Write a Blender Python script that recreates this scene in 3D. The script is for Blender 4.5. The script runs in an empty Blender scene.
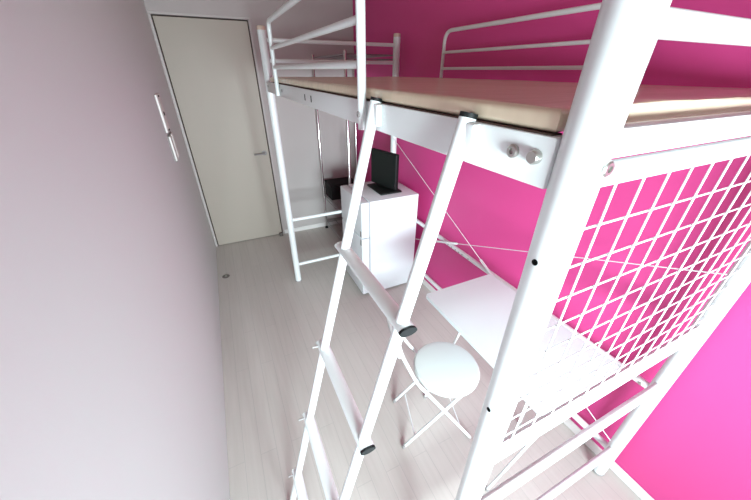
import bpy, bmesh, math, random
from mathutils import Vector, Matrix
random.seed(4)
C = bpy.context.scene.collection
PI = math.pi

# ---------------------------------------------------------------- camera
cam_d = bpy.data.cameras.new('camera')
cam = bpy.data.objects.new('camera', cam_d)
C.objects.link(cam)
cam.location = (0.3097, -3.3348, 1.6429)
cam.rotation_euler = (1.0434, -0.0041, -0.4432)
cam_d.sensor_width = 36.0
cam_d.lens = 36.0 * 307.73 / 751.0
cam_d.clip_start = 0.02
bpy.context.scene.camera = cam

# ---------------------------------------------------------------- light and exposure
W, YN, ZC = 1.657, -4.70, 2.40            # room width, window wall, ceiling
WX0, WX1, WZ0, WZ1 = 0.06, 1.10, 0.88, 1.52   # window opening
world = bpy.data.worlds.new('sky')
bpy.context.scene.world = world
world.use_nodes = True
bg = world.node_tree.nodes['Background']
bg.inputs['Color'].default_value = (0.80, 0.90, 1.0, 1)
bg.inputs['Strength'].default_value = 0.6

def area(name, loc, rot, sx, sy, power, col, spread=180):
    l = bpy.data.lights.new(name, 'AREA')
    l.shape = 'RECTANGLE'; l.size = sx; l.size_y = sy
    l.energy = power; l.color = col; l.spread = math.radians(spread)
    o = bpy.data.objects.new(name, l); C.objects.link(o)
    o.location = loc; o.rotation_euler = rot
    return o
# daylight through the window, coming slightly downwards
area('window_daylight', ((WX0 + WX1) / 2, YN - 0.14, (WZ0 + WZ1) / 2), (math.radians(77), 0, math.radians(-12)),
     WX1 - WX0, WZ1 - WZ0, 66, (0.79, 1.0, 1.02), 92)
vs = bpy.context.scene.view_settings
vs.view_transform = 'Standard'
vs.look = 'None'
vs.gamma = 1.0
vs.use_curve_mapping = False
vs.exposure = 0.28

# ---------------------------------------------------------------- materials
def mat(name, col, rough=0.5, metal=0.0, spec=0.5, coat=0.0):
    m = bpy.data.materials.new(name); m.use_nodes = True
    b = m.node_tree.nodes['Principled BSDF']
    b.inputs['Base Color'].default_value = (*col, 1)
    b.inputs['Roughness'].default_value = rough
    b.inputs['Metallic'].default_value = metal
    b.inputs['Specular IOR Level'].default_value = spec
    b.inputs['Coat Weight'].default_value = coat
    return m
def noise_bump(m, scale=60, strength=0.1, dist=0.002, stretch=(1, 1, 1)):
    nt = m.node_tree; b = nt.nodes['Principled BSDF']
    tc = nt.nodes.new('ShaderNodeTexCoord'); mp = nt.nodes.new('ShaderNodeMapping')
    mp.inputs['Scale'].default_value = stretch
    n = nt.nodes.new('ShaderNodeTexNoise'); n.inputs['Scale'].default_value = scale
    n.inputs['Detail'].default_value = 4
    bp = nt.nodes.new('ShaderNodeBump'); bp.inputs['Strength'].default_value = strength
    bp.inputs['Distance'].default_value = dist
    nt.links.new(tc.outputs['Object'], mp.inputs['Vector'])
    nt.links.new(mp.outputs['Vector'], n.inputs['Vector'])
    nt.links.new(n.outputs['Fac'], bp.inputs['Height'])
    nt.links.new(bp.outputs['Normal'], b.inputs['Normal'])
    return m
def floor_material():
    m = mat('pale_plank_floor', (0.6, 0.55, 0.5), 0.42, spec=0.4)
    nt = m.node_tree; b = nt.nodes['Principled BSDF']; L = nt.links.new
    tc = nt.nodes.new('ShaderNodeTexCoord')
    mp = nt.nodes.new('ShaderNodeMapping'); mp.inputs['Rotation'].default_value = (0, 0, PI / 2)
    br = nt.nodes.new('ShaderNodeTexBrick')
    br.inputs['Scale'].default_value = 1.0
    br.inputs['Brick Width'].default_value = 0.9
    br.inputs['Row Height'].default_value = 0.075
    br.inputs['Mortar Size'].default_value = 0.0012
    br.inputs['Mortar Smooth'].default_value = 0.3
    br.inputs['Color1'].default_value = FLOOR_A
    br.inputs['Color2'].default_value = FLOOR_B
    br.inputs['Mortar'].default_value = FLOOR_M
    br.offset = 0.37
    mp2 = nt.nodes.new('ShaderNodeMapping'); mp2.inputs['Scale'].default_value = (40, 2.0, 1)
    n = nt.nodes.new('ShaderNodeTexNoise'); n.inputs['Scale'].default_value = 1.6; n.inputs['Detail'].default_value = 6
    mx = nt.nodes.new('ShaderNodeMixRGB'); mx.blend_type = 'MULTIPLY'; mx.inputs['Fac'].default_value = 0.22
    cr = nt.nodes.new('ShaderNodeValToRGB')
    cr.color_ramp.elements[0].position = 0.3; cr.color_ramp.elements[0].color = (0.74, 0.70, 0.67, 1)
    cr.color_ramp.elements[1].position = 0.65; cr.color_ramp.elements[1].color = (1, 1, 1, 1)
    L(tc.outputs['Object'], mp.inputs['Vector']); L(mp.outputs['Vector'], br.inputs['Vector'])
    L(tc.outputs['Object'], mp2.inputs['Vector']); L(mp2.outputs['Vector'], n.inputs['Vector'])
    L(n.outputs['Fac'], cr.inputs['Fac'])
    L(br.outputs['Color'], mx.inputs['Color1']); L(cr.outputs['Color'], mx.inputs['Color2'])
    L(mx.outputs['Color'], b.inputs['Base Color'])
    return m
FLOOR_A = (0.555, 0.505, 0.475, 1)
FLOOR_B = (0.575, 0.525, 0.495, 1)
FLOOR_M = (0.45, 0.42, 0.40, 1)
M = {}
M['floor'] = floor_material()
M['white_wall'] = noise_bump(mat('white_wallpaper', (0.73, 0.755, 0.745), 0.8, spec=0.2), 180, 0.15, 0.001)
M['pink_wall'] = noise_bump(mat('pink_wallpaper', (0.72, 0.068, 0.280), 0.5, spec=0.4), 180, 0.12, 0.001)
M['back_wall'] = noise_bump(mat('white_wallpaper_dimmed', (0.53, 0.465, 0.46), 0.8, spec=0.2), 180, 0.15, 0.001)  # white wallpaper coloured darker and warmer to stand for the dim far end
M['ceiling'] = mat('ceiling_warm_bounce', (0.82, 0.63, 0.54), 0.9, spec=0.1)  # out of view; warm colour chosen to tint light bounced onto the upper walls
M['door'] = noise_bump(mat('cream_door', (0.465, 0.395, 0.345), 0.5, spec=0.35), 90, 0.04, 0.001)
M['gap'] = mat('gap_shade', (0.10, 0.065, 0.055), 0.9, spec=0.1)  # dark brown painted as the shade inside narrow gaps
M['casing'] = mat('door_casing', (0.54, 0.475, 0.465), 0.5)
M['skirting'] = mat('skirting_white', (0.82, 0.76, 0.75), 0.5)
M['steel_white'] = mat('white_enamel', (0.80, 0.815, 0.82), 0.28, spec=0.5)
M['steel_ladder'] = mat('white_enamel_ladder', (0.82, 0.835, 0.84), 0.3, spec=0.5)
M['cap_beige'] = mat('beige_plastic', (0.68, 0.52, 0.43), 0.5)
M['black'] = mat('black_plastic', (0.008, 0.009, 0.009), 0.55, spec=0.25)
M['cap_black'] = mat('black_rubber_cap', (0.010, 0.011, 0.012), 0.55, spec=0.3)
M['hole'] = mat('hole_black', (0.006, 0.006, 0.006), 0.9, spec=0)
M['bolt'] = mat('zinc_bolt', (0.50, 0.49, 0.46), 0.35, metal=0.9)
M['chrome'] = mat('chrome_pole', (0.72, 0.70, 0.70), 0.15, metal=1.0)
M['wire_dark'] = mat('dull_wire_shelf', (0.30, 0.28, 0.28), 0.35, metal=0.9)
M['mattress'] = noise_bump(mat('cream_vinyl', (0.80, 0.66, 0.49), 0.22, spec=0.6), 5, 0.35, 0.012, (1.0, 3.0, 1.0))
M['fridge'] = mat('fridge_white', (0.80, 0.82, 0.85), 0.35, spec=0.4)
M['fridge_side'] = noise_bump(mat('fridge_textured_white', (0.78, 0.80, 0.83), 0.45, spec=0.4), 300, 0.1, 0.001)
M['laminate'] = mat('white_laminate', (0.72, 0.79, 0.80), 0.35, spec=0.4)
M['vinyl'] = mat('white_vinyl_seat', (0.74, 0.79, 0.78), 0.4, spec=0.4)
M['screen'] = mat('dark_screen', (0.008, 0.011, 0.010), 0.55, spec=0.25)
M['box_dark'] = mat('dark_box', (0.010, 0.007, 0.008), 0.7, spec=0.2)
M['plate'] = mat('switch_white', (0.86, 0.82, 0.79), 0.4)
M['slot'] = mat('switch_grey', (0.34, 0.31, 0.31), 0.5)
M['stopper'] = mat('stopper_grey', (0.14, 0.12, 0.11), 0.5)
def glass_material():
    m = bpy.data.materials.new('window_glass'); m.use_nodes = True
    nt = m.node_tree; nt.nodes.clear()
    o = nt.nodes.new('ShaderNodeOutputMaterial'); t = nt.nodes.new('ShaderNodeBsdfTransparent')
    g = nt.nodes.new('ShaderNodeBsdfGlossy'); g.inputs['Roughness'].default_value = 0.02
    x = nt.nodes.new('ShaderNodeMixShader'); x.inputs['Fac'].default_value = 0.06
    nt.links.new(t.outputs[0], x.inputs[1]); nt.links.new(g.outputs[0], x.inputs[2]); nt.links.new(x.outputs[0], o.inputs[0])
    return m
M['glass'] = glass_material()

# ---------------------------------------------------------------- mesh helpers (world coordinates)
def V(*a): return Vector(a if len(a) > 1 else a[0])
def box(bm, x0, x1, y0, y1, z0, z1, bev=0.0, seg=2, mtx=None):
    r = bmesh.ops.create_cube(bm, size=1.0)
    vs_ = r['verts']
    for v in vs_:
        v.co = Vector(((x0 + x1) / 2 + v.co.x * (x1 - x0), (y0 + y1) / 2 + v.co.y * (y1 - y0), (z0 + z1) / 2 + v.co.z * (z1 - z0)))
    if mtx is not None:
        for v in vs_: v.co = mtx @ v.co
    if bev > 0:
        es = list({e for v in vs_ for e in v.link_edges})
        bmesh.ops.bevel(bm, geom=es, offset=bev, segments=seg, affect='EDGES', profile=0.5)
    return bm
def frames(pts, up=None):
    pts = [Vector(p) for p in pts]; n = len(pts); out = []
    prev = None
    for i in range(n):
        a = pts[max(i - 1, 0)]; b = pts[min(i + 1, n - 1)]
        t = (b - a).normalized()
        if prev is None:
            u = Vector(up) if up is not None else (Vector((0, 0, 1)) if abs(t.z) < 0.9 else Vector((1, 0, 0)))
        else: u = prev
        x = (u - t * u.dot(t)).normalized(); prev = x
        k = 1.0
        if 0 < i < n - 1:
            c = (pts[i] - pts[i - 1]).normalized().dot(t); k = 1 / max(c, 0.5)
        out.append((pts[i], x, t.cross(x), k))
    return out
def tube(bm, pts, r, seg=14, r2=None, up=None, caps=True, close=False):
    """round (or oval, r along 'up', r2 across) tube along a path"""
    r2 = r2 or r
    rings = []
    for p, x, y, k in frames(pts, up):
        rings.append([bm.verts.new(p + x * (r * math.cos(2 * PI * j / seg)) + y * (r2 * math.sin(2 * PI * j / seg))) for j in range(seg)])
    for a, b in zip(rings[:-1], rings[1:]):
        for j in range(seg):
            f = bm.faces.new((a[j], a[(j + 1) % seg], b[(j + 1) % seg], b[j])); f.smooth = True
    if caps:
        bm.faces.new(list(reversed(rings[0]))); bm.faces.new(rings[-1])
    return bm
def round_path(pts, rad, n=6):
    pts = [Vector(p) for p in pts]; out = [pts[0]]
    for i in range(1, len(pts) - 1):
        p = pts[i]; a = (pts[i - 1] - p); b = (pts[i + 1] - p)
        d = min(rad, a.length * 0.49, b.length * 0.49)
        s = p + a.normalized() * d; e = p + b.normalized() * d
        for k in range(n + 1):
            t = k / n
            out.append(s * (1 - t) ** 2 + p * 2 * t * (1 - t) + e * t * t)
    out.append(pts[-1]); return out
def lathe(bm, prof, center, axis=(0, 0, 1), seg=24):
    """prof: list of (radius, height) along axis from center"""
    ax = Vector(axis).normalized()
    u = Vector((1, 0, 0)) if abs(ax.x) < 0.9 else Vector((0, 1, 0))
    x = (u - ax * u.dot(ax)).normalized(); y = ax.cross(x); c = Vector(center)
    rings = []
    for r, h in prof:
        if r < 1e-6: rings.append([bm.verts.new(c + ax * h)])
        else: rings.append([bm.verts.new(c + ax * h + x * (r * math.cos(2 * PI * j / seg)) + y * (r * math.sin(2 * PI * j / seg))) for j in range(seg)])
    for a, b in zip(rings[:-1], rings[1:]):
        for j in range(seg):
            k = (j + 1) % seg
            if len(a) == 1 and len(b) == 1: continue
            if len(a) == 1: bm.faces.new((a[0], b[k], b[j]))
            elif len(b) == 1: bm.faces.new((a[j], a[k], b[0]))
            else: bm.faces.new((a[j], a[k], b[k], b[j]))
    if len(rings[0]) > 1: bm.faces.new(list(reversed(rings[0])))
    if len(rings[-1]) > 1: bm.faces.new(rings[-1])
    return bm
ORG = {}
def obj(name, bm, m, parent=None, smooth=True):
    """link a bmesh given in world coordinates as one mesh object under its parent"""
    root = parent
    org = ORG.get(parent.name, Vector((0, 0, 0))) if parent else Vector((0, 0, 0))
    bmesh.ops.recalc_face_normals(bm, faces=bm.faces[:])
    for v in bm.verts: v.co = v.co - org
    if smooth:
        for f in bm.faces: f.smooth = True
        for e in bm.edges:
            if len(e.link_faces) == 2 and e.calc_face_angle(0) > math.radians(38): e.smooth = False
    me = bpy.data.meshes.new(name); bm.to_mesh(me); bm.free()
    me.materials.append(m)
    o = bpy.data.objects.new(name, me); C.objects.link(o)
    if parent: o.parent = parent
    ORG[o.name] = org
    return o
def thing(name, label, cat, loc, group=None):
    o = bpy.data.objects.new(name, None); C.objects.link(o)
    o.empty_display_size = 0.1
    o.location = loc; ORG[o.name] = Vector(loc)
    o['label'] = label; o['category'] = cat
    if group: o['group'] = group
    return o
def struct(name, bm, m, parent=None, label=None):
    o = obj(name, bm, m, parent, smooth=False)
    if parent is None: o['kind'] = 'structure'
    if label: o['label'] = label
    return o
NB = bmesh.new

# ---------------------------------------------------------------- the room
T = 0.10
struct('floor', box(NB(), -T, W + T, YN - T, T, -0.08, 0), M['floor'])
struct('ceiling', box(NB(), -T, W + T, YN - T, T, ZC, ZC + 0.08), M['ceiling'])
struct('wall_left', box(NB(), -T, 0, YN - T, T, 0, ZC), M['white_wall'])
struct('wall_right', box(NB(), W, W + T, YN - T, T, 0, ZC), M['pink_wall'])
# back wall with the door opening
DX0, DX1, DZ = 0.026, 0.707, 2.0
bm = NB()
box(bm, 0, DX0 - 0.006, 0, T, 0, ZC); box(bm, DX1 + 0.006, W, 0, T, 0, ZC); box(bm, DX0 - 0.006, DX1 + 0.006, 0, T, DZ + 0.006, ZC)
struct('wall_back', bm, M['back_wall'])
bm = NB()
box(bm, 0, WX0, YN - T, YN, 0, ZC); box(bm, WX1, W, YN - T, YN, 0, ZC)
box(bm, WX0, WX1, YN - T, YN, 0, WZ0); box(bm, WX0, WX1, YN - T, YN, WZ1, ZC)
struct('wall_near', bm, M['white_wall'])
# door leaf, handle, and a dark sheet behind, painted as the shade in the gaps
d = struct('door_1', box(NB(), DX0 + 0.003, DX1 - 0.003, 0.003, 0.040, 0.006, DZ - 0.004, 0.002, 1), M['door'])
bm = NB(); lathe(bm, [(0.0, 0), (0.024, 0), (0.024, 0.006), (0.009, 0.010), (0.009, 0.040), (0, 0.040)], (0.660, 0.003, 0.925), (0, -1, 0), 20)
tube(bm, round_path([(0.660, -0.036, 0.925), (0.640, -0.041, 0.925), (0.560, -0.041, 0.922)], 0.012), 0.0075, 12)
struct('door_handle', bm, M['slot'], d)
bm = NB(); box(bm, DX0 - 0.006, DX1 + 0.006, 0.045, 0.055, 0, DZ + 0.006)
struct('door_gap_shade', bm, M['gap'])
bm = NB()
for x0, x1, z0, z1 in ((DX1 + 0.006, DX1 + 0.026, 0, DZ + 0.0055), (0.0, DX1 + 0.026, DZ + 0.006, DZ + 0.026), (0.0, DX0 - 0.006, 0, DZ + 0.0055)):
    box(bm, x0, x1, -0.006, 0.0, z0, z1, 0.0015, 1)
struct('trim_2', bm, M['casing'])
bm = NB(); box(bm, W - 0.009, W, YN, 0, 0, 0.058, 0.003, 1)
struct('baseboard_right', bm, M['skirting'])
bm = NB(); box(bm, DX1 + 0.026, W - 0.009, -0.007, 0, 0, 0.05, 0.002, 1)
struct('baseboard_back', bm, M['skirting'])
# window behind the camera (it lights the room)
bm = NB()
fw = 0.04
box(bm, WX0, WX1, YN - 0.09, YN - 0.03, WZ0, WZ0 + fw); box(bm, WX0, WX1, YN - 0.09, YN - 0.03, WZ1 - fw, WZ1)
box(bm, WX0, WX0 + fw, YN - 0.09, YN - 0.03, WZ0, WZ1); box(bm, WX1 - fw, WX1, YN - 0.09, YN - 0.03, WZ0, WZ1)
xm = (WX0 + WX1) / 2
box(bm, xm - 0.025, xm + 0.025, YN - 0.09, YN - 0.03, WZ0, WZ1)
w1 = struct('window_1', bm, M['casing'])
for a, b in ((WX0 + fw, xm - 0.025), (xm + 0.025, WX1 - fw)):
    struct('window_pane', box(NB(), a, b, YN - 0.063, YN - 0.057, WZ0 + fw, WZ1 - fw), M['glass'], w1)

# ---------------------------------------------------------------- loft bed
XL, XR, YF, YB = 0.6595, 1.590, -0.9937, -3.1246     # post axes: left, right, far end, near end
PR, PH = 0.0252, 1.874
bed = thing('loft_bed', 'white tubular steel loft bed with guard rails and wire mesh end along pink wall', 'bed', (1.125, -2.06, 0))
S = M['steel_white']
def bolt_head(pos, nrm, r, h, parent, ring=False, m=None):
    bm = NB()
    if ring:
        lathe(bm, [(r * 0.42, 0.0), (r * 1.0, 0.0), (r * 1.0, h * 0.7), (r * 0.8, h), (r * 0.42, h), (r * 0.42, h * 0.35), (0, h * 0.35)], pos, nrm, 20)
    else:
        lathe(bm, [(r, 0), (r, h * 0.7), (r * 0.8, h), (0, h)], pos, nrm, 20)
    return obj('bolt', bm, m or M['bolt'], parent)
def post(x, y):
    bm = NB()
    lathe(bm, [(PR, 0.010), (PR, PH - 0.022)], (x, y, 0), (0, 0, 1), 32)
    p = obj('post', bm, S, bed)
    bm = NB(); lathe(bm, [(PR, PH - 0.022), (PR, PH - 0.008), (PR * 0.9, PH - 0.002), (PR * 0.6, PH), (0, PH)], (x, y, 0), (0, 0, 1), 32)
    c = obj('post_cap', bm, M['cap_beige'], p); c['label'] = 'beige plastic cap on the post top'
    bm = NB(); lathe(bm, [(PR * 0.92, 0), (PR * 1.04, 0.003), (PR * 1.04, 0.010), (PR, 0.012)], (x, y, 0), (0, 0, 1), 32)
    f = obj('foot_cap', bm, M['slot'], p); f['label'] = 'grey plastic foot cap'
    return p
p_fl = post(XL, YF); p_fr = post(XR, YF); p_nl = post(XL, YB); p_nr = post(XR, YB)
# two bolt holes in the near post, bolt on its window side
for z in (1.434, 1.125):
    bm = NB(); lathe(bm, [(0.0042, 0), (0.0042, 0.0009), (0, 0.0009)], (XL - PR - 0.0003, YB, z), (-1, 0, 0), 16)
    o = obj('bolt_hole', bm, M['hole'], p_nl); o['label'] = 'small dark bolt hole'
bolt_head((XL + 0.004, YB - PR + 0.001, 1.556), (0, -1, 0), 0.0085, 0.005, p_nl, True)
# side rails: tall box section
RZ0, RZ1 = 1.5215, 1.5805
bm = NB(); box(bm, 0.6395, 0.6655, YB + PR - 0.004, YF - PR + 0.004, RZ0, RZ1, 0.003, 2)
rail_l = obj('side_rail', bm, S, bed)
bm = NB(); box(bm, XR - 0.012, XR + 0.014, YB + PR - 0.004, YF - PR + 0.004, RZ0, RZ1, 0.003, 2)
rail_r = obj('side_rail', bm, S, bed)
bolt_head((0.6395, -3.049, 1.556), (-1, 0, 0), 0.0085, 0.005, rail_l, True)
bolt_head((0.6395, -3.083, 1.556), (-1, 0, 0), 0.0085, 0.009, rail_l)
for y in (-1.068, -1.385, -1.519):
    bolt_head((0.6395, y, 1.552 if y < -1.2 else 1.556), (-1, 0, 0), 0.0065, 0.003, rail_l, True, M['slot'])
for y in (-1.99, -2.082):
    bm = NB(); box(bm, 0.6388, 0.6400, y - 0.005, y + 0.005, 1.540, 1.562)
    o = obj('bracket_slot', bm, M['hole'], rail_l); o['label'] = 'dark slot in the rail face'
# dark strip painted as the shaded gap between mattress and rail
bm = NB(); box(bm, 0.6425, 0.660, YB + 0.032, YF - 0.25, RZ1 - 0.001, RZ1 + 0.002)
o = obj('rail_gap_shade', bm, M['gap'], rail_l); o['label'] = 'dark strip painted as the shaded gap on top of the front rail'
# end rails at both ends with mattress deck height
for y in (YF, YB):
    bm = NB(); box(bm, XL + PR - 0.004, XR - PR + 0.004, y - 0.013, y + 0.013, 1.560, 1.592, 0.003, 2)
    obj('end_rail', bm, S, bed)
    for z in ((1.694, 1.803) if y == YF else (1.683, 1.795)):
        bm = NB(); tube(bm, [(XL + 0.015, y, z), (XR - 0.015, y, z)], 0.0126 if y == YB else 0.0112, 18)
        obj('end_guard_bar', bm, S, bed)
for z in (0.596, 0.172):
    bm = NB(); tube(bm, [(XL + 0.015, YF, z), (XR - 0.015, YF, z)], 0.0135, 16)
    obj('end_crossbar', bm, S, bed)
for z in (0.640, 0.205):
    bm = NB(); tube(bm, [(XL + 0.015, YB, z), (XR - 0.015, YB, z)], 0.0140, 18)
    obj('end_crossbar', bm, S, bed)
# deck slats under the mattress
for i in range(9):
    y = YB + 0.12 + i * (YF - YB - 0.24) / 8
    bm = NB(); box(bm, 0.66, XR - 0.008, y - 0.015, y + 0.015, 1.566, 1.5825, 0.002, 1)
    obj('deck_slat', bm, S, bed)
# wire mesh panel at the near end
MZ0, MZ1 = 0.918, 1.538
bm = NB(); tube(bm, [(XL + 0.015, YB, MZ1), (XR - 0.015, YB, MZ1)], 0.0150, 16)
mesh_frame = obj('mesh_panel_bar', bm, S, bed)
bm = NB(); tube(bm, [(XL + 0.015, YB, MZ0), (XR - 0.015, YB, MZ0)], 0.0150, 16)
obj('mesh_panel_bar', bm, S, bed)
bm = NB()
x = 0.681 + 0.0
xs = [0.741 + 0.0612 * k for k in range(-1, 15)]
for x in xs:
    if XL + PR - 0.002 < x < XR - PR + 0.002: tube(bm, [(x, YB - 0.002, MZ0 + 0.01), (x, YB - 0.002, MZ1 - 0.005)], 0.0017, 8)
k = 0
while 1.463 - 0.0612 * k > MZ0 + 0.02:
    z = 1.463 - 0.0612 * k; k += 1
    tube(bm, [(XL + 0.018, YB + 0.002, z), (XR - 0.018, YB + 0.002, z)], 0.0017, 8)
tube(bm, [(XL + 0.018, YB + 0.002, MZ0 + 0.0225), (XR - 0.018, YB + 0.002, MZ0 + 0.0225)], 0.0026, 8)
obj('wire_mesh', bm, S, mesh_frame)
# left guard rail, carried outside the front rail
GX, GR = 0.6270, 0.0104
bm = NB()
tube(bm, round_path([(GX, -1.462, RZ0 + 0.005), (GX, -1.462, 1.846), (GX, -2.592, 1.846), (GX, -2.592, RZ0 - 0.004)], 0.045, 8), GR, 16)
g = obj('front_guard_rail', bm, S, bed)
for z in (1.738, 1.655):
    bm = NB(); tube(bm, [(GX, -1.462, z), (GX, -2.592, z)], 0.0088, 14)
    obj('guard_bar', bm, S, g)
bolt_head((GX - GR + 0.002, -2.592, 1.552), (-1, 0, 0), 0.0075, 0.004, g, True, M['slot'])
# right guard rail
bm = NB()
BX = 1.590
tube(bm, round_path([(BX, -1.568, RZ0 + 0.03), (BX, -1.568, 1.840), (BX, -2.66, 1.840), (BX, -2.66, RZ0 + 0.03)], 0.06, 8), 0.0098, 16)
g2 = obj('wall_guard_rail', bm, S, bed)
for z in (1.737, 1.656):
    bm = NB(); tube(bm, [(BX, -1.568, z), (BX, -2.66, z)], 0.0074, 12)
    obj('guard_bar', bm, S, g2)
# back bars and wire cross braces, wall side
for z in (0.596, 0.176):
    bm = NB(); tube(bm, [(XR, YF - 0.01, z), (XR, YB + 0.01, z)], 0.0150, 16)
    bb = obj('wall_side_bar', bm, S, bed)
    if z > 0.4:
        for y in (-1.86, -1.90, -1.94, -1.975, -2.01, -2.07):
            bm = NB(); lathe(bm, [(0.005, 0), (0.005, 0.001), (0, 0.001)], (XR - 0.0146, y, z), (-1, 0, 0), 12)  # small grey discs set on the bar
            o = obj('bar_mark', bm, M['slot'], bb); o['label'] = 'small grey mark on the bar'
        bolt_head((XR - 0.0145, YB + 0.045, z), (-1, 0, 0), 0.0065, 0.004, bb)
def brace(p0, p1, a, b):
    p0 = Vector(p0); p1 = Vector(p1)
    bm = NB(); tube(bm, [p0, p1], 0.0020, 8)
    w = obj('brace_wire', bm, S, bed)
    q0 = p0.lerp(p1, a); q1 = p0.lerp(p1, b); t = (q1 - q0)
    bm = NB(); lathe(bm, [(0.003, 0), (0.008, 0.01), (0.008, t.length - 0.01), (0.003, t.length)], q0, t, 12)
    obj('turnbuckle', bm, S, w)
XW = XR - 0.022
def zw(y): return 1.135 - 0.4455 * (-1.102 - y)
brace((XW, YF - 0.02, zw(YF - 0.02)), (XW, YB + 0.02, zw(YB + 0.02)), 0.555, 0.665)
def zw2(y): return 0.664 - 0.4130 * (y + 1.977)
brace((XW - 0.004, YF - 0.02, zw2(YF - 0.02)), (XW - 0.004, YB + 0.02, zw2(YB + 0.02)), 0.335, 0.455)

# ---------------------------------------------------------------- mattress
bm = NB()
mx0, mx1, my0, my1, mz0, mz1 = 0.645, 1.574, -3.095, -1.150, 1.583, 1.608
box(bm, mx0, mx1, my0, my1, mz0, mz1)
bmesh.ops.subdivide_edges(bm, edges=bm.edges[:], cuts=30, use_grid_fill=True)
for v in bm.verts:
    for ax, lo, hi in ((0, mx0, mx1), (1, my0, my1)):
        dd = min(v.co[ax] - lo, hi - v.co[ax])
        if dd < 0.001:
            v.co[ax] += (0.006 if v.co[ax] - lo < 0.001 else -0.006) * (abs(v.co.z - (mz0 + mz1) / 2) / (mz1 - mz0) * 2) ** 4
    if v.co.z > mz1 - 0.002:
        v.co.z += 0.0022 * math.sin(v.co.y * 9.1 + 2 * math.sin(v.co.x * 5)) * math.sin((v.co.x - mx0) * 7) + random.uniform(-0.0006, 0.0006)
mt = obj('mattress', bm, M['mattress'])
mt['label'] = 'thin cream mattress lying on the deck of the white loft bed'
mt['category'] = 'mattress'

# ---------------------------------------------------------------- ladder
LS = M['steel_ladder']
LY = (-2.653, -2.960)
def lx(z): return 0.6385 - 0.40 * (1.6 - z) / 1.6
lad = thing('ladder', 'white ladder with oval treads and black end caps hooked on the bed front', 'ladder', (lx(0), -2.80, 0))
LR = 0.0128
for y in LY:
    xo = 0.0
    bm = NB(); tube(bm, [(lx(0.0) + xo, y, 0.014), (lx(1.585) + xo, y, 1.585)], LR, 18)
    r_ = obj('ladder_rail', bm, LS, lad)
    bm = NB(); tube(bm, [(lx(1.585) + xo, y, 1.585), (lx(1.591) + xo, y, 1.5915)], LR * 1.02, 18)
    c = obj('rail_cap', bm, M['cap_black'], r_); c['label'] = 'black cap on the rail top'
    bm = NB(); tube(bm, [(lx(-0.002) + xo, y, 0.001), (lx(0.014) + xo, y, 0.016)], LR * 1.02, 18)
    c = obj('rail_foot', bm, M['cap_black'], r_); c['label'] = 'black foot cap'
    # hook plate reaching over the bed rail
    bm = NB()
    box(bm, 0.624, 0.639, y - 0.026, y + 0.008, 1.535, 1.580, 0.003, 2)
    obj('hook_bracket', bm, LS, r_)
for i, z in enumerate((1.225, 0.886, 0.556, 0.226)):
    x = lx(z)
    y0, y1 = LY[1] - 0.022, LY[0] + 0.030
    bm = NB(); tube(bm, [(x, y0, z), (x, y1, z)], 0.0095, 24, r2=0.0185, up=(0, 0, 1))
    t_ = obj('tread', bm, LS, lad)
    bm = NB(); tube(bm, [(x, y0 - 0.005, z), (x, y0 + 0.001, z)], 0.0098, 24, r2=0.0188, up=(0, 0, 1))
    c = obj('tread_cap', bm, M['cap_black'], t_); c['label'] = 'black oval end cap of the tread'
    bm = NB(); tube(bm, [(x, y1 - 0.001, z), (x, y1 + 0.005, z)], 0.0098, 24, r2=0.0188, up=(0, 0, 1))
    obj('tread_end', bm, LS, t_)
    if i:
        bm = NB(); tube(bm, [(x - 0.012, y1 - 0.012, z), (x - 0.035, y1 - 0.012, z + 0.004)], 0.0035, 8)
        b_ = obj('tread_bolt', bm, M['slot'], t_); b_['label'] = 'small metal bolt end'

# ---------------------------------------------------------------- refrigerator
FX0, FX1, FY0, FY1, FH = 1.096, 1.574, -1.452, -1.012, 0.834
fr = thing('mini_fridge', 'small white two door refrigerator under the far end of the loft bed', 'refrigerator', ((FX0 + FX1) / 2, (FY0 + FY1) / 2, 0))
obj('cabinet', box(NB(), FX0 + 0.070, FX1, FY0, FY1, 0.014, FH, 0.006, 2), M['fridge_side'], fr)
gz = 0.545
dl = obj('lower_door', box(NB(), FX0, FX0 + 0.064, FY0, FY1, 0.022, gz - 0.004, 0.008, 3), M['fridge'], fr)
du = obj('freezer_door', box(NB(), FX0, FX0 + 0.064, FY0, FY1, gz + 0.004, FH - 0.002, 0.008, 3), M['fridge'], fr)
for nm, par, z0, z1 in (('grip', dl, gz - 0.06, gz - 0.012), ('grip', du, gz + 0.012, gz + 0.06)):
    o = obj(nm, box(NB(), FX0 - 0.002, FX0 + 0.004, FY0 + 0.006, FY0 + 0.03, z0, z1, 0.002, 1), M['slot'], par); o['label'] = 'grey recessed door grip'
for x in (FX0 + 0.08, FX1 - 0.04):
    for y in (FY0 + 0.04, FY1 - 0.04):
        o = obj('foot', lathe(NB(), [(0.016, 0), (0.016, 0.016), (0, 0.016)], (x, y, 0), (0, 0, 1), 14), M['cap_black'], fr); o['label'] = 'black levelling foot'

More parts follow.
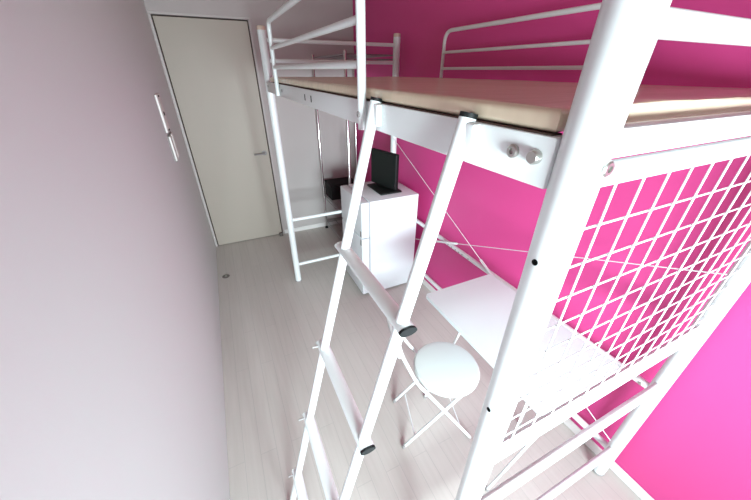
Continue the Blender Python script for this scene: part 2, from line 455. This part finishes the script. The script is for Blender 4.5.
# ---------------------------------------------------------------- small television on the fridge
tvz = FH + 0.0005
tv = thing('television', 'small black flat screen television standing on top of the refrigerator', 'television', (1.375, -1.235, tvz))
a = Vector((1.345, -1.080, 0)); b = Vector((1.418, -1.362, 0))
ctr = (a + b) / 2; wd = (b - a).length
ang = math.atan2((b - a).y, (b - a).x)
mt_ = Matrix.Translation((ctr.x, ctr.y, tvz)) @ Matrix.Rotation(ang, 4, 'Z')
obj('back_shell', box(NB(), -wd / 2, wd / 2, -0.004, 0.030, 0.018, 0.286, 0.008, 3, mt_), M['black'], tv)
obj('screen', box(NB(), -wd / 2 + 0.014, wd / 2 - 0.014, -0.0055, -0.003, 0.036, 0.272, 0, 1, mt_), M['screen'], tv)
obj('neck', box(NB(), -0.05, 0.05, 0.004, 0.026, 0.008, 0.075, 0.006, 2, mt_), M['black'], tv)
bm = NB(); box(bm, 1.290, 1.472, -1.372, -1.110, tvz, tvz + 0.014, 0.006, 2)
obj('stand_base', bm, M['black'], tv)

# ---------------------------------------------------------------- chrome wire rack behind the bed
RX0, RX1, RY0, RY1, RH = 1.222, 1.632, -0.905, -0.055, 1.770
rk = thing('wire_rack', 'tall chrome pole wire shelf rack in the back corner behind the bed', 'shelf rack', ((RX0 + RX1) / 2, (RY0 + RY1) / 2, 0))
for x in (RX0, RX1):
    for y in (RY0, RY1):
        bm = NB(); lathe(bm, [(0.0115, 0.02), (0.0115, RH - 0.006), (0.009, RH), (0, RH)], (x, y, 0), (0, 0, 1), 16)
        pl = obj('pole', bm, M['chrome'], rk)
        bm = NB(); lathe(bm, [(0.019, 0), (0.019, 0.012), (0.0125, 0.020), (0.0125, 0.03)], (x, y, 0), (0, 0, 1), 16)
        o = obj('pole_foot', bm, M['cap_black'], pl); o['label'] = 'black adjustable foot'
for z in (1.745, 0.425, 0.10):
    bm = NB()
    for y in (RY0, RY1):
        tube(bm, [(RX0, y, z), (RX1, y, z)], 0.004, 8); tube(bm, [(RX0, y, z - 0.028), (RX1, y, z - 0.028)], 0.0035, 8)
    for x in (RX0, RX1):
        tube(bm, [(x, RY0, z), (x, RY1, z)], 0.004, 8); tube(bm, [(x, RY0, z - 0.028), (x, RY1, z - 0.028)], 0.0035, 8)
    n = 30
    for i in range(1, n):
        y = RY0 + (RY1 - RY0) * i / n
        tube(bm, [(RX0, y, z + 0.002), (RX1, y, z + 0.002)], 0.002, 6)
    for i in range(1, 4):
        x = RX0 + (RX1 - RX0) * i / 4
        tube(bm, [(x, RY0, z - 0.003), (x, RY1, z - 0.003)], 0.003, 6)
    obj('wire_shelf', bm, M['wire_dark'], rk)
# dark box on the rack
bx = thing('storage_box', 'dark box with a lid on the lower shelf of the wire rack', 'box', (1.36, -0.20, 0.4294))
obj('box_body', box(NB(), 1.236, 1.53, -0.30, -0.08, 0.4294, 0.570, 0.006, 2), M['box_dark'], bx)
obj('box_lid', box(NB(), 1.232, 1.534, -0.304, -0.076, 0.5702, 0.598, 0.006, 2), M['box_dark'], bx)

# ---------------------------------------------------------------- folding desk
TX0, TX1, TY0, TY1, TZ = 1.043, 1.460, -3.035, -2.365, 0.700
dk = thing('folding_desk', 'low white folding desk with thin legs beneath the loft bed', 'desk', ((TX0 + TX1) / 2, (TY0 + TY1) / 2, 0))
def rounded_slab(x0, x1, y0, y1, z0, z1, r, n=6):
    bm = NB(); loop = []
    for cx, cy, a0 in ((x1 - r, y1 - r, 0), (x0 + r, y1 - r, 90), (x0 + r, y0 + r, 180), (x1 - r, y0 + r, 270)):
        for k in range(n + 1):
            t = math.radians(a0 + 90 * k / n); loop.append((cx + r * math.cos(t), cy + r * math.sin(t)))
    lo = [bm.verts.new((x, y, z0)) for x, y in loop]; hi = [bm.verts.new((x, y, z1)) for x, y in loop]
    bm.faces.new(hi); bm.faces.new(list(reversed(lo)))
    m_ = len(loop)
    for i in range(m_): bm.faces.new((lo[i], lo[(i + 1) % m_], hi[(i + 1) % m_], hi[i]))
    return bm
obj('tabletop', rounded_slab(TX0, TX1, TY0, TY1, TZ - 0.018, TZ, 0.016), M['laminate'], dk)
for p0, p1 in (((1.056, -2.959, 0.010), (1.370, -3.003, TZ - 0.018)), ((1.056, -2.452, 0.010), (1.370, -2.425, TZ - 0.018)),
               ((1.430, -2.680, 0.010), (1.425, -2.680, TZ - 0.018)), ((1.430, -2.800, 0.010), (1.425, -2.800, TZ - 0.018))):
    bm = NB(); tube(bm, [p0, p1], 0.0065, 12)
    lg = obj('leg', bm, S, dk)
    o = obj('leg_cap', lathe(NB(), [(0.009, 0), (0.009, 0.014), (0, 0.014)], (p0[0], p0[1], 0), (0, 0, 1), 12), M['slot'], lg); o['label'] = 'grey leg cap'
bm = NB(); tube(bm, [(1.398, TY0 + 0.02, TZ - 0.024), (1.398, TY1 - 0.03, TZ - 0.024)], 0.006, 10)
obj('apron_bar', bm, S, dk)

# ---------------------------------------------------------------- folding chair
c0 = Vector((1.020, -2.570, 0)); Fv = Vector((0.953, -0.303, 0)); Sv = Vector((0.303, 0.953, 0))
def ch(f, s, z): return c0 + Fv * f + Sv * s + Vector((0, 0, z))
chair = thing('folding_chair', 'small white folding chair with a round seat facing the desk beside the ladder', 'chair', c0)
bm = NB(); lathe(bm, [(0.10, 0.410), (0.146, 0.414), (0.153, 0.424), (0.154, 0.436), (0.146, 0.447), (0.125, 0.451), (0, 0.453)], ch(0.022, -0.02, 0), (0, 0, 1), 40)
obj('seat', bm, M['vinyl'], chair)
TR = 0.0078
fr_pts = lambda s: [ch(0.166, s, TR), ch(-0.074, s, 0.378), ch(-0.150, s, 0.490), ch(-0.225, s, 0.674), ch(-0.240, s, 0.735)]
for s in (-0.13, 0.12):
    bm = NB(); tube(bm, round_path(fr_pts(s), 0.05, 5), TR, 12)
    obj('front_leg', bm, S, chair)
    bm = NB(); tube(bm, [ch(-0.182, s * 1.0, TR), ch(0.105, s * 0.93, 0.408)], TR, 12)
    lg = obj('rear_leg', bm, S, chair)
    o = obj('leg_cap', lathe(NB(), [(0.0098, 0), (0.0098, 0.02), (0, 0.02)], ch(-0.184, s, 0.0), (0.2, 0, 1), 12), M['slot'], lg); o['label'] = 'grey leg tip'
bm = NB(); tube(bm, [ch(-0.130, -0.129, 0.08), ch(-0.130, 0.118, 0.08)], 0.0035, 8)
obj('floor_stretcher', bm, S, chair)
bm = NB(); tube(bm, [ch(0.10, -0.128, 0.11), ch(0.10, 0.118, 0.11)], 0.003, 8)
obj('front_stretcher', bm, S, chair)
# curved backrest pad carried by the two uprights
bm = NB()
n = 12; zz = (0.668, 0.678, 0.722, 0.732)
outer = []; inner = []
for lay, off in ((outer, -0.020), (inner, -0.004)):
    for i in range(n + 1):
        s = -0.138 + 0.276 * i / n
        bow = -0.008 * (1 - (s / 0.138) ** 2)
        lay.append([bm.verts.new(ch(-0.228 + off + bow + (0.004 if j in (0, 3) and off < -0.01 else 0) - 0.2 * (z - 0.70), s, z)) for j, z in enumerate(zz)])
for i in range(n):
    for j in range(3):
        bm.faces.new((outer[i][j], outer[i + 1][j], outer[i + 1][j + 1], outer[i][j + 1]))
        bm.faces.new((inner[i][j], inner[i][j + 1], inner[i + 1][j + 1], inner[i + 1][j]))
    bm.faces.new((outer[i][3], outer[i + 1][3], inner[i + 1][3], inner[i][3]))
    bm.faces.new((outer[i][0], inner[i][0], inner[i + 1][0], outer[i + 1][0]))
for i in (0, n):
    for j in range(3):
        bm.faces.new((outer[i][j], outer[i][j + 1], inner[i][j + 1], inner[i][j]))
obj('backrest', bm, M['vinyl'], chair)

# ---------------------------------------------------------------- small things on wall and floor
ic = thing('wall_intercom', 'slim white wall handset with a dark button, above the light switch left of the door', 'intercom', (0, -0.86, 1.30))
obj('case', box(NB(), 0.0, 0.011, -0.940, -0.800, 1.300, 1.515, 0.003, 2), M['plate'], ic)
o = obj('button', lathe(NB(), [(0.011, 0), (0.011, 0.004), (0, 0.004)], (0.0108, -0.870, 1.405), (1, 0, 0), 14), M['hole'], ic); o['label'] = 'dark round button'
o = obj('speaker_slot', box(NB(), 0.0108, 0.0125, -0.885, -0.845, 1.500, 1.508), M['hole'], ic); o['label'] = 'dark slot at the top'
o = obj('lower_slot', box(NB(), 0.0108, 0.0125, -0.893, -0.837, 1.305, 1.313), M['hole'], ic); o['label'] = 'dark slot at the lower edge'
sw = thing('light_switch', 'white double light switch plate below the intercom on the left wall', 'light switch', (0, -0.86, 1.13))
obj('plate', box(NB(), 0.0, 0.006, -0.960, -0.760, 1.125, 1.285, 0.002, 1), M['slot'], sw)['label'] = 'grey surround'
for y0, y1 in ((-0.955, -0.875), (-0.845, -0.765)):
    obj('rocker', box(NB(), 0.006, 0.016, y0, y1, 1.130, 1.280, 0.003, 2), M['plate'], sw)
ds = thing('door_stop', 'small grey door stop on the floor at the right foot of the door', 'door stop', (0.690, -0.035, 0))
obj('stop_body', box(NB(), 0.668, 0.704, -0.055, -0.012, 0.0, 0.034, 0.006, 2), M['stopper'], ds)
obj('stop_pad', box(NB(), 0.672, 0.700, -0.012, -0.0085, 0.008, 0.030, 0.002, 1), M['slot'], ds)
fc = thing('floor_catch', 'small round metal door catch set in the floor near the left wall', 'door catch', (0.070, -0.645, 0))
obj('catch_plate', lathe(NB(), [(0.032, 0), (0.032, 0.002), (0.028, 0.004), (0, 0.004)], (0.070, -0.645, 0), (0, 0, 1), 20), M['stopper'], fc)
obj('catch_pin', lathe(NB(), [(0.010, 0.004), (0.010, 0.008), (0, 0.009)], (0.070, -0.645, 0), (0, 0, 1), 14), M['bolt'], fc)
